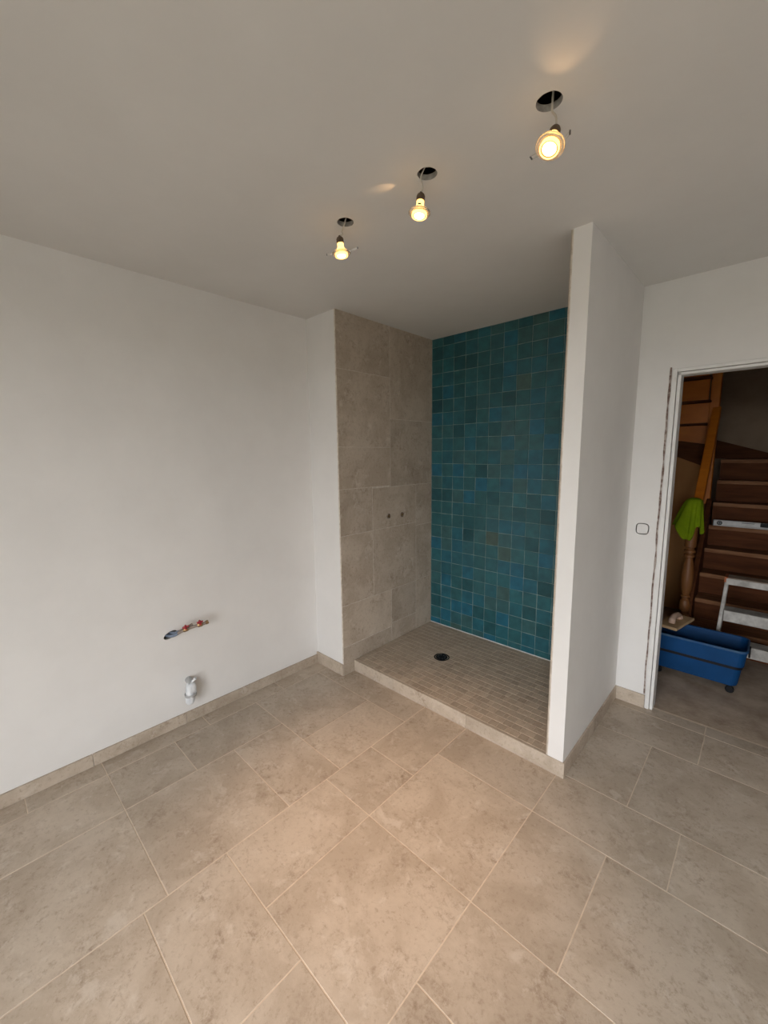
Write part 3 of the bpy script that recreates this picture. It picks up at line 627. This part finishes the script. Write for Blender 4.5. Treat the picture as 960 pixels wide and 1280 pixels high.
# ------------------------------------------------------------------ spirit level on the stairs
t = thing('spirit_level', 'long grey spirit level lying across a stair tread', 'spirit level', (1.985, 2.70, .8715))
bm = bmesh.new(); lx = .90
prof = [(-.012, 0), (.012, 0), (.012, .006), (.006, .010), (.006, .040), (.012, .044), (.012, .050), (-.012, .050), (-.012, .044), (-.006, .040), (-.006, .010), (-.012, .006)]
va = [bm.verts.new((0.0, y, z)) for y, z in prof]; vb = [bm.verts.new((lx, y, z)) for y, z in prof]
bm.faces.new(va); bm.faces.new(vb)
for k in range(12): bm.faces.new((va[k], va[(k + 1) % 12], vb[(k + 1) % 12], vb[k]))
obj('level_body', bm, M_level, t)
RM = Matrix.Rotation(math.pi / 2, 4, 'X')
for xx in (.040, .86):
    vl = obj('end_vial', lathe(bmesh.new(), [(.0115, .0062), (.0185, .0062), (.0185, .0105), (.0115, .0105)], 24, Matrix.Translation((xx, 0, .025)) @ RM, close=True), M_black, t)
    obj('vial_glass', lathe(bmesh.new(), [(0, .0062), (.009, .0062), (.009, .009), (0, .009)], 16, Matrix.Translation((xx, 0, .025)) @ RM), M_darkgrey, vl)
bxo('centre_vial', M_black, t, .30, .37, -.0125, .0125, .016, .052, bev=.003)
bxo('end_cap', M_darkgrey, t, -.006, -.0004, -.013, .013, 0.0, .051, bev=.002)
bxo('end_cap', M_darkgrey, t, lx + .0004, lx + .006, -.013, .013, 0.0, .051, bev=.002)
bxo('grip_slot_shade', M_darkgrey, t, .185, .265, -.0075, -.0062, .036, .0405)  # thin dark plate on the web, painting the shade of a recess
# ------------------------------------------------------------------ blue wash tub
t = thing('wash_tub', 'blue plastic tiler wash tub on castors standing in the hall', 'tub', (2.052, 1.485, 0))
def rrect(hx, hy, r, n=6):
    out = []
    for (sx, sy, a0) in ((1, 1, 0), (-1, 1, 90), (-1, -1, 180), (1, -1, 270)):
        for k in range(n + 1):
            a = math.radians(a0 + 90 * k / n); out.append((sx * (hx - r) + r * math.cos(a), sy * (hy - r) + r * math.sin(a)))
    return out
def loft(bm, secs):
    rings = [[bm.verts.new((x, y, z)) for x, y in rrect(hx, hy, r)] for hx, hy, r, z in secs]
    n = len(rings[0])
    for a_, b_ in zip(rings, rings[1:]):
        for k in range(n): bm.faces.new((a_[k], a_[(k + 1) % n], b_[(k + 1) % n], b_[k]))
    return rings
bm = bmesh.new()
rg = loft(bm, [(.212, .098, .035, .052), (.222, .108, .040, .058), (.236, .120, .042, .176), (.2375, .1215, .042, .178), (.2375, .1215, .042, .190), (.246, .130, .044, .194), (.256, .139, .046, .296), (.2575, .1405, .046, .300), (.2555, .1385, .046, .303), (.2505, .1335, .044, .301), (.240, .124, .042, .200), (.225, .110, .040, .070), (.215, .100, .035, .064)])
bm.faces.new(rg[0]); bm.faces.new(rg[-1])
tb = obj('tub_body', bm, M_blue, t, smooth=False)
bm = bmesh.new(); r1 = loft(bm, [(.2360, .1200, .042, .172), (.2405, .1245, .043, .174), (.2405, .1245, .043, .190), (.2372, .1212, .042, .192)]); obj('dark_band', bm, M_black, t)
bm = bmesh.new(); loft(bm, [(.2585, .1415, .046, .290), (.2605, .1435, .047, .292), (.2605, .1435, .047, .303), (.2560, .1390, .046, .305), (.2515, .1345, .045, .303)]); obj('rim', bm, M_bluedust, t, smooth=True)
for sx in (-1, 1):
    for sy in (-1, 1):
        cx, cy = sx * .190, sy * .082
        bm = bmesh.new(); tube(bm, [(cx, cy, .058), (cx, cy, .046)], .012, 10); box(bm, cx - .012, cx + .012, cy - .014, cy - .010, .018, .048); box(bm, cx - .012, cx + .012, cy + .010, cy + .014, .018, .048)
        ca = obj('castor', bm, M_black, t)
        obj('wheel', lathe(bmesh.new(), [(.0, -.009), (.018, -.009), (.0225, -.006), (.0225, .006), (.018, .009), (0, .009)], 20, Matrix.Translation((cx, cy, .0225)) @ Matrix.Rotation(math.pi / 2, 4, 'X')), M_black, ca)
bm = bmesh.new(); box(bm, .258, .268, -.03, .03, .235, .292, bev=.003); obj('side_clip', bm, M_black, t)
# ------------------------------------------------------------------ plastering float lying on the tub
t = thing('float_trowel', 'pale plastering float with an arched handle resting across the blue tub', 'trowel', (1.912, 1.590, .3055), rz=math.radians(78))
bm = bmesh.new(); box(bm, -.152, .152, -.064, .064, 0, .020, bev=.004); obj('board', bm, M_float, t)
bm = bmesh.new(); tube(bm, spline([(-.062, 0, .012), (-.058, 0, .040), (-.030, 0, .058), (.010, 0, .060), (.040, 0, .052), (.060, 0, .034), (.066, 0, .012)], 6), [.021] * 8 + [.018] * 21 + [.022] * 8, 14); obj('handle', bm, M_handle, t, smooth=True)
# ------------------------------------------------------------------ step ladder
t = thing('step_ladder', 'small plaster-splashed aluminium step ladder in front of the wooden stairs', 'ladder', (2.39, 1.80, 0))
LX0, LX1 = 2.135, 2.645
def lp(name, m, a, parent=None, bev=.002): return bxo(name, m, parent or t, a[0] - 2.39, a[1] - 2.39, a[2] - 1.80, a[3] - 1.80, a[4], a[5], bev=bev)
def railbar(p0, p1, w, dpt, name, m):
    bm = bmesh.new(); v = []
    for p in (p0, p1):
        for (dx, dy) in ((-w / 2, -dpt / 2), (w / 2, -dpt / 2), (w / 2, dpt / 2), (-w / 2, dpt / 2)): v.append(bm.verts.new((p[0] + dx - 2.39, p[1] + dy - 1.80, p[2])))
    for q in ((0, 1, 2, 3), (4, 5, 6, 7), (0, 1, 5, 4), (1, 2, 6, 5), (2, 3, 7, 6), (3, 0, 4, 7)): bm.faces.new([v[k] for k in q])
    bmesh.ops.bevel(bm, geom=bm.edges[:], offset=.003, segments=1, affect='EDGES')
    return obj(name, bm, m, t)
for s_ in (-1, 1):
    xt, xb = 2.39 + s_ * .232, 2.39 + s_ * .262
    railbar((xb, 1.725, 0.012), (xt, 1.80, .640), .022, .048, 'front_rail', M_alu)
    railbar((xb, 1.90, 0.012), (xt, 1.845, .625), .020, .030, 'rear_leg', M_alu)
    lp('rubber_foot', M_black, (xb - .014, xb + .014, 1.698, 1.752, 0, .018)); lp('rubber_foot', M_black, (xb - .013, xb + .013, 1.882, 1.918, 0, .018))
for (z, y, w) in ((.652, 1.79, .238), (.432, 1.768, .232), (.218, 1.745, .240)):
    td = lp('step', M_alu, (2.39 - w, 2.39 + w, y - .055, y + .055, z - .006, z), bev=.0015)
    lp('step_lip', M_alu, (2.39 - w + .003, 2.39 + w - .003, y - .060, y - .0555, z - (.042 if z > .6 else .075), z - .0005), parent=td, bev=.0015)
    if z > .6: lp('step_grip', M_splash, (2.39 - w + .010, 2.39 + w - .004, y - .050, y + .050, z + .0003, z + .004), parent=td, bev=.0015); lp('end_cap', M_orangecap, (2.39 - w - .008, 2.39 - w + .010, y - .058, y + .05, z - .03, z + .008), parent=td)
